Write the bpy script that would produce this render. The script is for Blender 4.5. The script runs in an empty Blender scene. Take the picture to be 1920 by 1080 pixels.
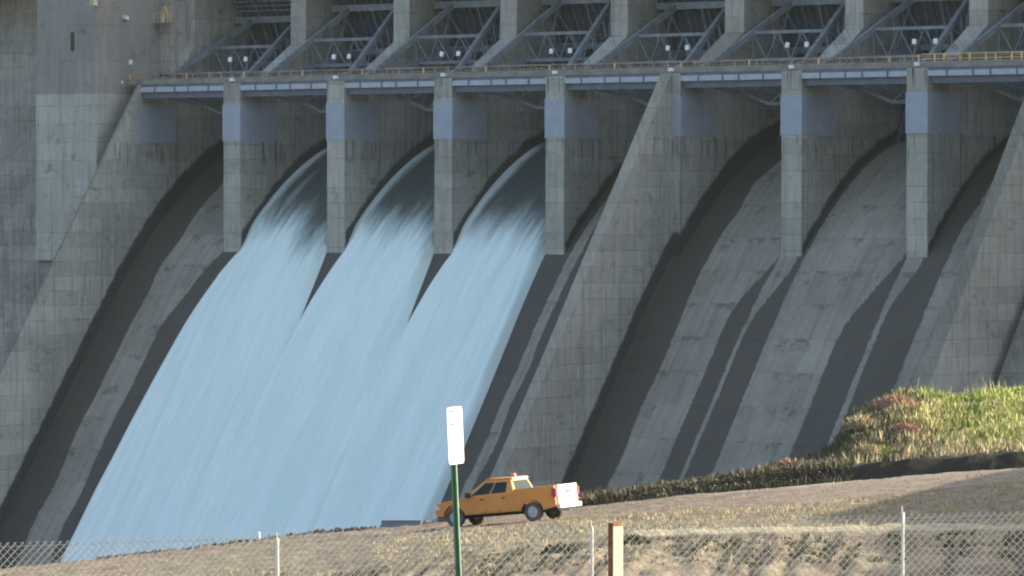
import bpy, bmesh, math, random
from mathutils import Vector, Matrix, noise
random.seed(7)
R = math.radians
D = bpy.data
SC = bpy.context.scene
COL = SC.collection
# ---------------------------------------------------------------- camera frame
TH = R(38.0)
HAZE = 0.000028
FWD = Vector((-math.sin(TH), math.cos(TH), 0))
RGT = Vector((math.cos(TH), math.sin(TH), 0))
CAM = -FWD * 503.0
FPX = 8704.0
HOR = 390.0
def cf(r, d, z=0.0):
    """camera-frame metres (right, distance) to world"""
    p = CAM + RGT * r + FWD * d
    return Vector((p.x, p.y, z))
def at(px, py, d):
    return cf((px - 960) / FPX * d, d, (HOR - py) / FPX * d)
def smooth(a, b, x):
    t = max(0.0, min(1.0, (x - a) / (b - a)))
    return t * t * (3 - 2 * t)
def lerp(xs, ys, x):
    if x <= xs[0]: return ys[0]
    for i in range(1, len(xs)):
        if x <= xs[i]:
            t = (x - xs[i-1]) / (xs[i] - xs[i-1])
            return ys[i-1] + (ys[i] - ys[i-1]) * t
    return ys[-1]
# ---------------------------------------------------------------- object helpers
def link(name, me, m=None, parent=None):
    o = D.objects.new(name, me)
    COL.objects.link(o)
    if m is not None:
        for x in (m if isinstance(m, (list, tuple)) else [m]):
            me.materials.append(x)
    if parent is not None: o.parent = parent
    return o
def tag(o, label=None, cat=None, group=None, kind=None):
    if label: o['label'] = label
    if cat: o['category'] = cat
    if group: o['group'] = group
    if kind: o['kind'] = kind
    return o
def empty(name, loc=(0, 0, 0), rz=0, rot=None):
    o = D.objects.new(name, None)
    COL.objects.link(o)
    o.location = loc
    o.rotation_euler = rot if rot else (0, 0, rz)
    o.empty_display_size = 0.5
    return o
def dup(src, loc=None, rz=None):
    """copy a thing with its parts and sub-parts"""
    c = src.copy(); COL.objects.link(c)
    if loc is not None: c.location = loc
    if rz is not None: c.rotation_euler = (0, 0, rz)
    for ch in [x for x in COL.objects if x.parent == src]:
        k = ch.copy(); COL.objects.link(k); k.parent = c
        for g in [x for x in COL.objects if x.parent == ch]:
            q = g.copy(); COL.objects.link(q); q.parent = k
    return c
class MB:
    def __init__(s): s.v = []; s.f = []; s.mi = []
    def add(s, vs, fs, mi=0):
        n = len(s.v)
        s.v += [tuple(v) for v in vs]
        s.f += [tuple(i + n for i in f) for f in fs]
        s.mi += [mi] * len(fs)
        return s
    def box(s, x0, x1, y0, y1, z0, z1, mi=0):
        vs = [(x0,y0,z0),(x1,y0,z0),(x1,y1,z0),(x0,y1,z0),(x0,y0,z1),(x1,y0,z1),(x1,y1,z1),(x0,y1,z1)]
        return s.add(vs, [(0,3,2,1),(4,5,6,7),(0,1,5,4),(1,2,6,5),(2,3,7,6),(3,0,4,7)], mi)
    def prism(s, pts, a, b, axis='x', mi=0):
        """extrude polygon pts (two coordinates) along an axis from a to b"""
        n = len(pts)
        def mk(p, t):
            if axis == 'x': return (t, p[0], p[1])
            if axis == 'y': return (p[0], t, p[1])
            return (p[0], p[1], t)
        vs = [mk(p, a) for p in pts] + [mk(p, b) for p in pts]
        fs = [tuple(range(n))[::-1], tuple(range(n, 2*n))]
        fs += [(i, (i+1) % n, n + (i+1) % n, n + i) for i in range(n)]
        return s.add(vs, fs, mi)
    def beam(s, p, q, w, h=None, mi=0):
        p = Vector(p); q = Vector(q); h = h or w
        d = (q - p).normalized()
        up = Vector((0, 0, 1)) if abs(d.z) < 0.95 else Vector((1, 0, 0))
        a = d.cross(up).normalized(); b = a.cross(d).normalized()
        vs = []
        for c in (p, q):
            for sa, sb in ((-1,-1),(1,-1),(1,1),(-1,1)):
                vs.append(c + a * sa * w / 2 + b * sb * h / 2)
        return s.add(vs, [(0,3,2,1),(4,5,6,7),(0,1,5,4),(1,2,6,5),(2,3,7,6),(3,0,4,7)], mi)
    def tube(s, p, q, r, n=8, r2=None, mi=0):
        p = Vector(p); q = Vector(q); r2 = r if r2 is None else r2
        d = (q - p).normalized()
        up = Vector((0, 0, 1)) if abs(d.z) < 0.95 else Vector((1, 0, 0))
        a = d.cross(up).normalized(); b = a.cross(d).normalized()
        vs = []
        for c, rr in ((p, r), (q, r2)):
            for i in range(n):
                t = 2 * math.pi * i / n
                vs.append(c + (a * math.cos(t) + b * math.sin(t)) * rr)
        fs = [(i, (i+1) % n, n + (i+1) % n, n + i) for i in range(n)]
        fs += [tuple(range(n))[::-1], tuple(range(n, 2*n))]
        return s.add(vs, fs, mi)
    def mesh(s, name, smooth_=False):
        me = D.meshes.new(name)
        me.from_pydata(s.v, [], s.f)
        if any(s.mi): me.polygons.foreach_set('material_index', s.mi)
        bm = bmesh.new(); bm.from_mesh(me)
        bmesh.ops.recalc_face_normals(bm, faces=bm.faces)
        bm.to_mesh(me); bm.free()
        if smooth_:
            me.polygons.foreach_set('use_smooth', [True] * len(me.polygons))
        me.update()
        return me
    def build(s, name, m, parent=None, bevel=0, smooth_=False):
        o = link(name, s.mesh(name, smooth_), m, parent)
        if bevel:
            b = o.modifiers.new('bevel', 'BEVEL'); b.width = bevel; b.segments = 2; b.limit_method = 'ANGLE'
            b.angle_limit = R(35)
        return o
# ---------------------------------------------------------------- materials
class NT:
    def __init__(s, name):
        s.m = D.materials.new(name); s.m.use_nodes = True
        s.t = s.m.node_tree; s.n = s.t.nodes
        s.b = s.n['Principled BSDF']
    def L(s, a, b): s.t.links.new(a, b)
    def val(s, inp, x):
        if hasattr(x, 'is_linked') or isinstance(x, bpy.types.NodeSocket): s.L(x, inp)
        else: inp.default_value = x
    def math(s, op, a, b=0.0, c=None, clamp=False):
        n = s.n.new('ShaderNodeMath'); n.operation = op; n.use_clamp = clamp
        s.val(n.inputs[0], a); s.val(n.inputs[1], b)
        if c is not None: s.val(n.inputs[2], c)
        return n.outputs[0]
    def pos(s):
        g = s.n.new('ShaderNodeNewGeometry')
        x = s.n.new('ShaderNodeSeparateXYZ'); s.L(g.outputs['Position'], x.inputs[0])
        return x.outputs[0], x.outputs[1], x.outputs[2]
    def vec(s, x, y, z=0.0):
        n = s.n.new('ShaderNodeCombineXYZ')
        s.val(n.inputs[0], x); s.val(n.inputs[1], y); s.val(n.inputs[2], z)
        return n.outputs[0]
    def noise(s, v, scale=1.0, det=4.0, rough=0.55):
        n = s.n.new('ShaderNodeTexNoise')
        if v is not None: s.L(v, n.inputs['Vector'])
        n.inputs['Scale'].default_value = scale; n.inputs['Detail'].default_value = det
        n.inputs['Roughness'].default_value = rough
        return n.outputs['Fac']
    def mr(s, x, a, b, c=0.0, d=1.0):
        n = s.n.new('ShaderNodeMapRange'); n.interpolation_type = 'SMOOTHSTEP'
        s.val(n.inputs[0], x); n.inputs[1].default_value = a; n.inputs[2].default_value = b
        n.inputs[3].default_value = c; n.inputs[4].default_value = d
        return n.outputs[0]
    def mix(s, f, a, b, mode='MIX'):
        n = s.n.new('ShaderNodeMix'); n.data_type = 'RGBA'; n.blend_type = mode
        s.val(n.inputs['Factor'], f)
        for k, x in ((6, a), (7, b)):
            if isinstance(x, tuple): n.inputs[k].default_value = (*x[:3], 1)
            else: s.L(x, n.inputs[k])
        return n.outputs[2]
    def attr(s, name):
        n = s.n.new('ShaderNodeAttribute'); n.attribute_name = name
        return n
    def bump(s, h, strength=0.3, dist=0.05):
        n = s.n.new('ShaderNodeBump'); n.inputs['Strength'].default_value = strength
        n.inputs['Distance'].default_value = dist
        s.L(h, n.inputs['Height']); s.L(n.outputs[0], s.b.inputs['Normal'])
    def out(s, col, rough=0.85, metal=0.0, spec=0.3):
        if isinstance(col, tuple): s.b.inputs['Base Color'].default_value = (*col[:3], 1)
        else: s.L(col, s.b.inputs['Base Color'])
        s.val(s.b.inputs['Roughness'], rough)
        s.b.inputs['Metallic'].default_value = metal
        s.b.inputs['Specular IOR Level'].default_value = spec
        return s.m
def paint(name, col, rough=0.5, var=0.15, scale=2.0, metal=0.0, spec=0.4, dirt=None):
    k = NT(name)
    g = k.n.new('ShaderNodeTexCoord').outputs['Object']
    f = k.mr(k.noise(g, scale, 5), 0.3, 0.7)
    dark = tuple(c * (1 - var) for c in col); lite = tuple(min(1, c * (1 + var)) for c in col)
    c = k.mix(f, dark, lite)
    if dirt:
        f2 = k.mr(k.noise(g, scale * 0.6, 6, 0.7), 0.55, 0.7)
        c = k.mix(f2, c, dirt)
    return k.out(c, rough, metal, spec)
def profile_node(k, Y):
    yc = k.math('MAXIMUM', Y, -6.35)
    d = k.math('DIVIDE', k.math('MAXIMUM', k.math('SUBTRACT', 24.0, yc), 0.0), 24.0)
    og = k.math('SUBTRACT', 8.0, k.math('MULTIPLY', k.math('POWER', d, 2.0), 13.0))
    return k.math('ADD', og, k.math('MULTIPLY', k.math('SUBTRACT', Y, yc), 1.37))
CL = (0.50, 0.475, 0.415); CD = (0.25, 0.237, 0.205)
def concrete(name, stain=0.0, light=CL, dark=CD, drips=True, row=1.66, wid=7.7):
    k = NT(name)
    X, Y, Z = k.pos()
    u = k.math('ADD', X, Y)
    br = k.n.new('ShaderNodeTexBrick')
    k.L(k.vec(k.math('ADD', u, 500.0), k.math('ADD', Z, 200.3)), br.inputs['Vector'])
    br.inputs['Scale'].default_value = 1.0
    br.inputs['Brick Width'].default_value = wid; br.inputs['Row Height'].default_value = row
    br.inputs['Mortar Size'].default_value = 0.035; br.inputs['Mortar Smooth'].default_value = 0.6
    br.inputs['Color1'].default_value = (0, 0, 0, 1); br.inputs['Color2'].default_value = (1, 1, 1, 1)
    br.inputs['Mortar'].default_value = (0.3, 0.3, 0.3, 1)
    cell = br.outputs['Color']
    n1 = k.noise(k.vec(X, Y, Z), 0.11, 5, 0.6)
    n2 = k.noise(k.vec(X, Y, Z), 1.3, 6, 0.65)
    st = k.noise(k.vec(k.math('MULTIPLY', u, 1.3), k.math('MULTIPLY', Z, 0.07)), 1.0, 5, 0.6)
    bd = k.noise(k.vec(k.math('MULTIPLY', u, 4.2), k.math('MULTIPLY', Z, 0.25)), 1.0, 2, 0.5)
    sepc = k.n.new('ShaderNodeSeparateColor'); k.L(cell, sepc.inputs[0])
    bd = k.math('MULTIPLY', k.math('SUBTRACT', bd, 0.5), k.mr(sepc.outputs[0], 0.4, 0.8, 0.25, 1.5))
    f = k.math('MULTIPLY', sepc.outputs[0], 0.30)
    f = k.math('ADD', f, k.math('MULTIPLY', k.math('SUBTRACT', n1, 0.5), 1.5))
    f = k.math('ADD', f, k.math('MULTIPLY', k.math('SUBTRACT', n2, 0.5), 0.8))
    f = k.math('ADD', f, k.math('MULTIPLY', k.math('SUBTRACT', st, 0.5), 0.9))
    f = k.math('ADD', f, bd)
    f = k.math('ADD', f, 0.45, clamp=True)
    c = k.mix(f, dark, light)
    mj = k.mr(k.noise(k.vec(u, Z, 2.0), .35, 4, .6), .4, .65, .15, .8)
    c = k.mix(k.math('MULTIPLY', br.outputs['Fac'], mj), c, (0.08, 0.08, 0.075))
    vs1 = k.mr(k.noise(k.vec(k.math('MULTIPLY', u, 1.9), k.math('MULTIPLY', Z, 0.045), 7.0), 1.0, 6, 0.7), 0.52, 0.68)
    c = k.mix(k.math('MULTIPLY', vs1, 0.42), c, (0.10, 0.10, 0.09))
    vs2 = k.mr(k.noise(k.vec(k.math('MULTIPLY', u, 3.1), k.math('MULTIPLY', Z, 0.09), 17.0), 1.0, 4, 0.6), 0.58, 0.72)
    c = k.mix(k.math('MULTIPLY', vs2, 0.35), c, (0.55, 0.53, 0.48))
    # dark weathering blotches
    bl = k.mr(k.noise(k.vec(u, k.math('MULTIPLY', Z, 1.6), X), 0.33, 8, 0.72), 0.56, 0.70)
    c = k.mix(k.math('MULTIPLY', bl, 0.55), c, (0.085, 0.085, 0.08))
    if drips:
        dn = k.mr(k.noise(k.vec(k.math('MULTIPLY', u, 2.6), k.math('MULTIPLY', Z, 0.12)), 1.0, 3, 0.6), 0.54, 0.66)
        zr = k.math('MULTIPLY', k.mr(Z, 3.5, 7.3), k.math('LESS_THAN', Z, 7.6))
        zr2 = k.math('MULTIPLY', k.mr(Z, 11.6, 14.0), k.math('LESS_THAN', Z, 14.6))
        c = k.mix(k.math('MULTIPLY', dn, k.math('MAXIMUM', zr, zr2)), c, (0.06, 0.06, 0.055))
        wn = k.mr(k.noise(k.vec(k.math('ADD', k.math('MULTIPLY', u, 2.1), 31.0), k.math('MULTIPLY', Z, 0.1)), 1.0, 2, 0.5), 0.66, 0.72)
        zr3 = k.math('MULTIPLY', k.mr(Z, 4.0, 7.0), k.math('LESS_THAN', Z, 7.6))
        c = k.mix(k.math('MULTIPLY', wn, zr3), c, (0.55, 0.57, 0.58))
    if stain > 0:
        jn = k.math('LESS_THAN', k.math('ABSOLUTE', k.math('SUBTRACT', Y, 6.22)), .09)
        jn = k.math('MAXIMUM', jn, k.math('MULTIPLY', k.math('LESS_THAN', k.math('ABSOLUTE', k.math('SUBTRACT', Y, .12)), .1), k.math('GREATER_THAN', X, 21.0) if stain > 2 else 0.0))
        c = k.mix(k.math('MULTIPLY', jn, .55), c, (.06, .06, .055))
    rough = 0.9
    if stain > 0:
        h = k.math('SUBTRACT', Z, profile_node(k, Y))
        if stain >= 2: h = k.math('ADD', h, k.math('MULTIPLY', k.math('GREATER_THAN', X, 67.5), 40.0))
        if stain < 2: h = k.math('SUBTRACT', h, k.math('MULTIPLY', k.math('MULTIPLY', k.math('LESS_THAN', X, 3.0), k.math('GREATER_THAN', X, -41.0)), 0.9))
        h = k.math('ADD', h, k.math('MULTIPLY', k.mr(Y, .05, .25, 1.0, 0.0), 0.0 if stain > 2 else 30.0))
        hn = k.math('ADD', h, k.math('MULTIPLY', k.math('SUBTRACT', k.noise(k.vec(u, Z), 0.5, 5, 0.6), 0.5), 1.4))
        hm = k.mr(hn, stain - 0.35, stain + 0.35, 1.0, 0.0)
        c = k.mix(k.math('MULTIPLY', hm, 0.93), c, (0.035, 0.04, 0.04))
        rough = k.math('SUBTRACT', 0.9, k.math('MULTIPLY', hm, 0.45))
    m = k.out(c, rough, 0, 0.25)
    k.bump(n2, 0.25, 0.05)
    return m
def chute_mat():
    k = NT('chute concrete')
    X, Y, Z = k.pos()
    br = k.n.new('ShaderNodeTexBrick')
    k.L(k.vec(k.math('ADD', X, 499.0), k.math('ADD', Z, 200.3)), br.inputs['Vector'])
    br.inputs['Scale'].default_value = 1.0
    br.inputs['Brick Width'].default_value = 5.14; br.inputs['Row Height'].default_value = 3.4
    br.inputs['Mortar Size'].default_value = 0.03; br.inputs['Mortar Smooth'].default_value = 0.8
    br.inputs['Color1'].default_value = (0, 0, 0, 1); br.inputs['Color2'].default_value = (1, 1, 1, 1)
    br.inputs['Mortar'].default_value = (0.4, 0.4, 0.4, 1)
    sepc = k.n.new('ShaderNodeSeparateColor'); k.L(br.outputs['Color'], sepc.inputs[0])
    n1 = k.noise(k.vec(X, Y, Z), 0.16, 5, 0.6)
    n2 = k.noise(k.vec(X, Y, Z), 1.4, 7, 0.68)
    st = k.noise(k.vec(k.math('MULTIPLY', X, 2.0), k.math('MULTIPLY', Z, 0.06)), 1.0, 5, 0.6)
    f = k.math('MULTIPLY', sepc.outputs[0], 0.25)
    f = k.math('ADD', f, k.math('MULTIPLY', k.math('SUBTRACT', n1, 0.5), 1.0))
    f = k.math('ADD', f, k.math('MULTIPLY', k.math('SUBTRACT', n2, 0.5), 0.7))
    f = k.math('ADD', f, k.math('MULTIPLY', k.math('SUBTRACT', st, 0.5), 0.85))
    f = k.math('ADD', f, 0.42, clamp=True)
    c = k.mix(f, (0.18, 0.162, 0.135), (0.40, 0.36, 0.295))
    c = k.mix(k.math('MULTIPLY', br.outputs['Fac'], 0.4), c, (0.09, 0.09, 0.085))
    ds = k.mr(k.noise(k.vec(k.math('MULTIPLY', X, 2.6), k.math('MULTIPLY', Z, 0.10), 5.0), 1.0, 6, 0.7), 0.53, 0.68)
    c = k.mix(k.math('MULTIPLY', ds, 0.40), c, (0.10, 0.09, 0.078))
    # spalled dark patches hanging on the lift joints
    zz = k.math('FRACT', k.math('DIVIDE', k.math('ADD', Z, 200.3), 3.4))
    nearj = k.mr(zz, 0.45, 1.0)
    sp = k.mr(k.math('ADD', k.noise(k.vec(X, k.math('MULTIPLY', Z, 1.5), 3.0), 0.55, 8, 0.75), k.math('MULTIPLY', nearj, 0.10)), 0.60, 0.68)
    c = k.mix(k.math('MULTIPLY', sp, 0.45), c, (0.055, 0.06, 0.06))
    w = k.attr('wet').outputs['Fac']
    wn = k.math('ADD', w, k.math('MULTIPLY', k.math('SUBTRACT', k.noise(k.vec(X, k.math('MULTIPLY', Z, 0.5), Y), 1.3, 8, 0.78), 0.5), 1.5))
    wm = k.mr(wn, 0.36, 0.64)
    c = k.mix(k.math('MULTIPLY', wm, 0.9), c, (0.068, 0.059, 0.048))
    m = k.out(c, k.math('SUBTRACT', 0.9, k.math('MULTIPLY', wm, 0.3)), 0, 0.25)
    k.bump(n2, 0.3, 0.06)
    return m
def water_mat():
    k = NT('falling water')
    foam = k.attr('foam').outputs['Fac']
    uv = k.attr('flow').outputs['Vector']
    sx = k.n.new('ShaderNodeSeparateXYZ'); k.L(uv, sx.inputs[0])
    t, s = sx.outputs[0], sx.outputs[1]
    st = k.noise(k.vec(k.math('MULTIPLY', t, 1.5), k.math('MULTIPLY', s, 0.16)), 1.0, 7, 0.68)
    st2 = k.noise(k.vec(k.math('MULTIPLY', t, 4.5), k.math('MULTIPLY', s, 0.35), 4.0), 1.0, 5, 0.7)
    st3 = k.noise(k.vec(k.math('MULTIPLY', t, 0.35), k.math('MULTIPLY', s, 0.05), 9.0), 1.0, 4, 0.6)
    w = k.math('ADD', foam, k.math('MULTIPLY', k.math('SUBTRACT', st, 0.5), 0.85))
    w = k.math('ADD', w, k.math('MULTIPLY', k.math('SUBTRACT', st2, 0.5), 0.35))
    fm = k.mr(w, 0.08, 1.0)
    whites = k.mix(k.mr(k.math('ADD', st3, k.math('MULTIPLY', k.math('SUBTRACT', st, 0.5), 0.5)), 0.38, 0.62), (0.74, 0.855, 0.79), (0.83, 0.90, 0.85))
    c = k.mix(fm, (0.085, 0.105, 0.10), whites)
    m = k.out(c, k.math('ADD', 0.35, k.math('MULTIPLY', fm, 0.5)), 0, 0.35)
    k.bump(k.math('ADD', st, k.math('MULTIPLY', st2, 0.5)), 0.35, 0.12)
    return m
M = {}
M['wall'] = concrete('pier concrete', stain=1.1)
M['twall'] = concrete('training wall concrete', stain=2.3)
M['plain'] = concrete('dam concrete', stain=0, drips=False, light=(0.36,0.325,0.265), dark=(0.12,0.11,0.09))
M['tower'] = concrete('buttress concrete', stain=0, drips=False, light=(0.50,0.48,0.43), dark=(0.31,0.30,0.265), row=2.1, wid=30)
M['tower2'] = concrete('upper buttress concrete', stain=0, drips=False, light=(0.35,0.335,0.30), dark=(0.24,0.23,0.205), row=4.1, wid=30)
M['chute'] = chute_mat()
M['water'] = water_mat()
M['panel'] = paint('blue grey armour paint', (0.35, 0.38, 0.44), 0.55, 0.07, 0.7, spec=0.3, dirt=(.34, .365, .425))
M['steel'] = paint('gate steel paint', (0.20, 0.225, 0.25), 0.55, 0.18, 0.8, spec=0.4, dirt=(0.13, 0.13, 0.12))
M['skin'] = paint('gate skin steel', (0.05, 0.063, 0.085), 0.6, 0.3, 0.5, spec=0.3)
M['fascia'] = paint('pale walkway paint', (0.42, 0.45, 0.50), 0.5, 0.08, 1.2)
M['girder'] = paint('blue grey walkway steel', (0.12, 0.145, 0.19), 0.6, 0.15, 1.2)
M['deck'] = paint('walkway deck', (0.26, 0.24, 0.21), 0.8, 0.2, 1.0)
M['rail'] = paint('unlit weathered rail', (0.42, 0.30, 0.20), 0.6, 0.4, 0.8, dirt=(0.2, 0.15, 0.12))  # dimmer copy of the railing colour, for rails out of the sun
M['yellow'] = paint('sunlit yellow rail', (0.85, 0.55, 0.20), 0.5, 0.15, 1.5)  # yellow paint with the sun on the rails put into the colour
M['white'] = paint('white enamel', (0.85, 0.86, 0.84), 0.4, 0.04, 3.0)
M['dark'] = paint('dark rubber', (0.035, 0.035, 0.035), 0.8, 0.2, 5.0)
# ---------------------------------------------------------------- the dam
PITCH = 15.42
PX = lambda k: 4.594 + PITCH * k
PW = 2.5
def zchute(Y):
    yc = max(Y, -6.35)
    return 8.0 - 13.0 * ((24 - yc) / 24) ** 2.0 + 1.37 * (Y - yc)
dam = empty('concrete_dam', (0, 0, -62))
tag(dam, 'grey concrete gravity dam with eight curved spillway bays between tall piers', 'dam')
def dpart(mb, name, m, bevel=0, parent=None, smooth_=False):
    p = parent or dam
    o = mb.build(name, m, p, bevel, smooth_)
    if parent is None: o.location = (0, 0, 62)
    return o
M['cap'] = concrete('stained darkened cap concrete', stain=0, drips=False, light=(.27,.245,.195), dark=(.14,.13,.105))  # sloping tops also darkened in colour to offset bright sky light
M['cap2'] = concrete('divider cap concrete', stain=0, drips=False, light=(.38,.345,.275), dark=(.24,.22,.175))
# piers
def pier(k):
    x0 = PX(k); m = MB()
    m.prism([(0,-9),(0,14.2),(4.2,14.2),(6.3,15.55),(6.3,-9)], x0, x0 + PW)
    m.prism([(6.3,-9),(6.3,15.55),(11.6,18.9),(11.6,27),(27,27),(27,-9)], x0 + .1, x0 + PW - .1)
    o = dpart(m, 'pier', M['wall'])
    a = MB()
    t = .08; z0, z1 = 7.55, 11.75
    a.box(x0 - t, x0 + PW + t, -t, 0.02, z0, z1)
    a.box(x0 + PW - 0.01, x0 + PW + t, 0.02, 6.15, z0, z1)
    a.box(x0 - t, x0 + 0.01, 0.02, 6.15, z0, z1)
    dpart(a, 'armour_panel', M['panel'], parent=o)
for k in (-3, -2, -1, 0, 2, 3): pier(k)
# sloping divider and training walls
def side_wall(k, name, ymin=-0.1, extra=0.0):
    x0 = PX(k); m = MB()
    wx = PW - .003 if k == -4 else 1.4
    m.prism([(27,-72),(27,27),(11.6,27),(11.6,18.9),(4.2,14.2),(-0.1,14.2),(-8.45,2.25),(-13.1,-4.4),(-21.2,-16.1),(-29.1,-27),(-60.5,-72)], x0 + extra, x0 + wx)
    if k != -4: m.prism([(27,-40),(27,27),(11.6,27),(11.6,18.9),(4.2,14.2),(0,14.2),(0,-40)], x0 + 1.4, x0 + PW)
    o = dpart(m, name, M['twall'])
    if True:
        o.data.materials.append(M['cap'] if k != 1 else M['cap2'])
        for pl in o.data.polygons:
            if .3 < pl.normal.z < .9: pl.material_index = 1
    a = MB(); z0, z1 = 7.55, 11.75; t = .08
    a.box(x0 + PW - .01, x0 + PW + t, -t, 6.15, z0, z1)
    if k != -4: a.box(x0 + 1.4, x0 + PW - .01, -t, .02, z0, z1)
    dpart(a, 'armour_panel', M['panel'], parent=o)
side_wall(-4, 'training_wall', extra=2.15)
side_wall(1, 'divider_wall')
side_wall(4, 'training_wall')
# chute surfaces, one per bay
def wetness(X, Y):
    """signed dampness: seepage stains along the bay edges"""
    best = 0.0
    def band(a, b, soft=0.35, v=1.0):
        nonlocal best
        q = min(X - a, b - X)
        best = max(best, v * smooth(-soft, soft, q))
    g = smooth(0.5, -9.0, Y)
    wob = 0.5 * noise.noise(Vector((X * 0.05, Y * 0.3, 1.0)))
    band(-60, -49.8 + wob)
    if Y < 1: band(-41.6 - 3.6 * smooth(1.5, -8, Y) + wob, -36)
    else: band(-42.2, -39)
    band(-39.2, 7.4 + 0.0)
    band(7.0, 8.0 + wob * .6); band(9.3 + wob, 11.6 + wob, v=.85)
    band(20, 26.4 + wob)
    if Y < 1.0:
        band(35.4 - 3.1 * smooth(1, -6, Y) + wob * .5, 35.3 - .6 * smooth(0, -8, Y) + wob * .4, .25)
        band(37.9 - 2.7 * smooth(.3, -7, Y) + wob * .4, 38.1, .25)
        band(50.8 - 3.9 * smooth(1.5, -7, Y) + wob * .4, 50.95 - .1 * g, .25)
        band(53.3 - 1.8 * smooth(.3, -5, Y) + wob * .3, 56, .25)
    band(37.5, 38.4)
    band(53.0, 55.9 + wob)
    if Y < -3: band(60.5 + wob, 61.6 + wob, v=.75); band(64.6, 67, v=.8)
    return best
def chute(k, x0, x1):
    ys = [24, 22, 20]
    y = 20
    while y > -16: y -= 0.35; ys.append(y)
    while y > -51: y -= 0.7; ys.append(y)
    nx = max(2, int((x1 - x0) / 0.3))
    vs, fs, wt = [], [], []
    for y in ys:
        for i in range(nx + 1):
            x = x0 + (x1 - x0) * i / nx
            vs.append((x, y, zchute(y))); wt.append(wetness(x, y))
    W = nx + 1
    for j in range(len(ys) - 1):
        for i in range(nx):
            fs.append((j*W+i, (j+1)*W+i, (j+1)*W+i+1, j*W+i+1))
    n0 = len(vs)
    me = D.meshes.new('chute'); me.from_pydata(vs, [], fs)
    a = me.attributes.new('wet', 'FLOAT', 'POINT'); a.data.foreach_set('value', wt)
    me.polygons.foreach_set('use_smooth', [True] * len(fs))
    me.update()
    o = link('chute', me, M['chute'], dam); o.location = (0, 0, 62)
for k in range(-4, 4):
    a = PX(k) + (PW if k == -4 else 1.4) if k in (-4, 1) else PX(k) + PW / 2
    b = PX(k + 1) if k in (0, 3) else PX(k + 1) + PW / 2
    chute(k, a + .001, b - .001)
# body of the dam behind and below the chutes
b = MB(); b.prism([(27.2,-72),(27.2,7),(19,6.5),(6,0),(-3,-11.5),(-46,-71)], PX(-4) + 1.2, PX(4) + 1.2)
dpart(b, 'dam_core', M['plain'])
# non-overflow section on the left, its buttress tower and the abutment block
b = MB(); b.prism([(27,-72),(27,30),(16,30),(15.5,21.5),(-3.6,-5.9),(-50,-72)], -190, PX(-4) + 2.16)
dpart(b, 'dam_face', M['plain'])
b = MB(); b.prism([(18,-6.1),(18,13.2),(-4.3,13.2),(-4.3,-6.1)], -67.0, -57.35)
dpart(b, 'buttress', M['tower'], .04)
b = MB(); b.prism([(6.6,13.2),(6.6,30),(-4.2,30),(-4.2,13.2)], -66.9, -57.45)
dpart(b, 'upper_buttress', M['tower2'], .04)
b = MB(); b.box(-61.4, -61.0, -4.35, -4.1, 18.2, 20.3)
dpart(b, 'drain_slot', M['dark'])
b = MB(); b.prism([(27.1,14.1),(27.1,27),(9.6,27),(9.6,19.2),(6.7,15.8),(6.7,14.1)], -59.4, -54.6)
dpart(b, 'abutment_block', M['wall'], .05)
b = MB(); b.prism([(9.58,15),(9.58,27),(6.7,27),(6.7,15)], -59.38, -55.9)
dpart(b, 'abutment_rib', M['wall'], .05)
b = MB(); b.prism([(27,-72),(27,30),(16,30),(15.5,21.5),(-3.6,-5.9),(-50,-72)], PX(4) + PW + .02, 150)
dpart(b, 'dam_face', M['plain'])
b = MB(); b.box(-195, 160, 9.5, 26.8, 27.05, 28.6); b.box(-195, 160, 9.2, 9.6, 28.6, 29.7)
dpart(b, 'roadway_deck', M['plain'])
b = MB(); b.box(-195, 160, 19.2, 26.9, 22.8, 27.02)  # added beam out of view, stops sun leaking over the gates
dpart(b, 'added_sun_stop', M['plain'])
b = MB(); b.box(-195, 160, 14, 26.5, 28.62, 42)  # unseen block, added and raised to keep sun off the dam face
dpart(b, 'unseen_sun_blocker', M['plain'])
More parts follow.
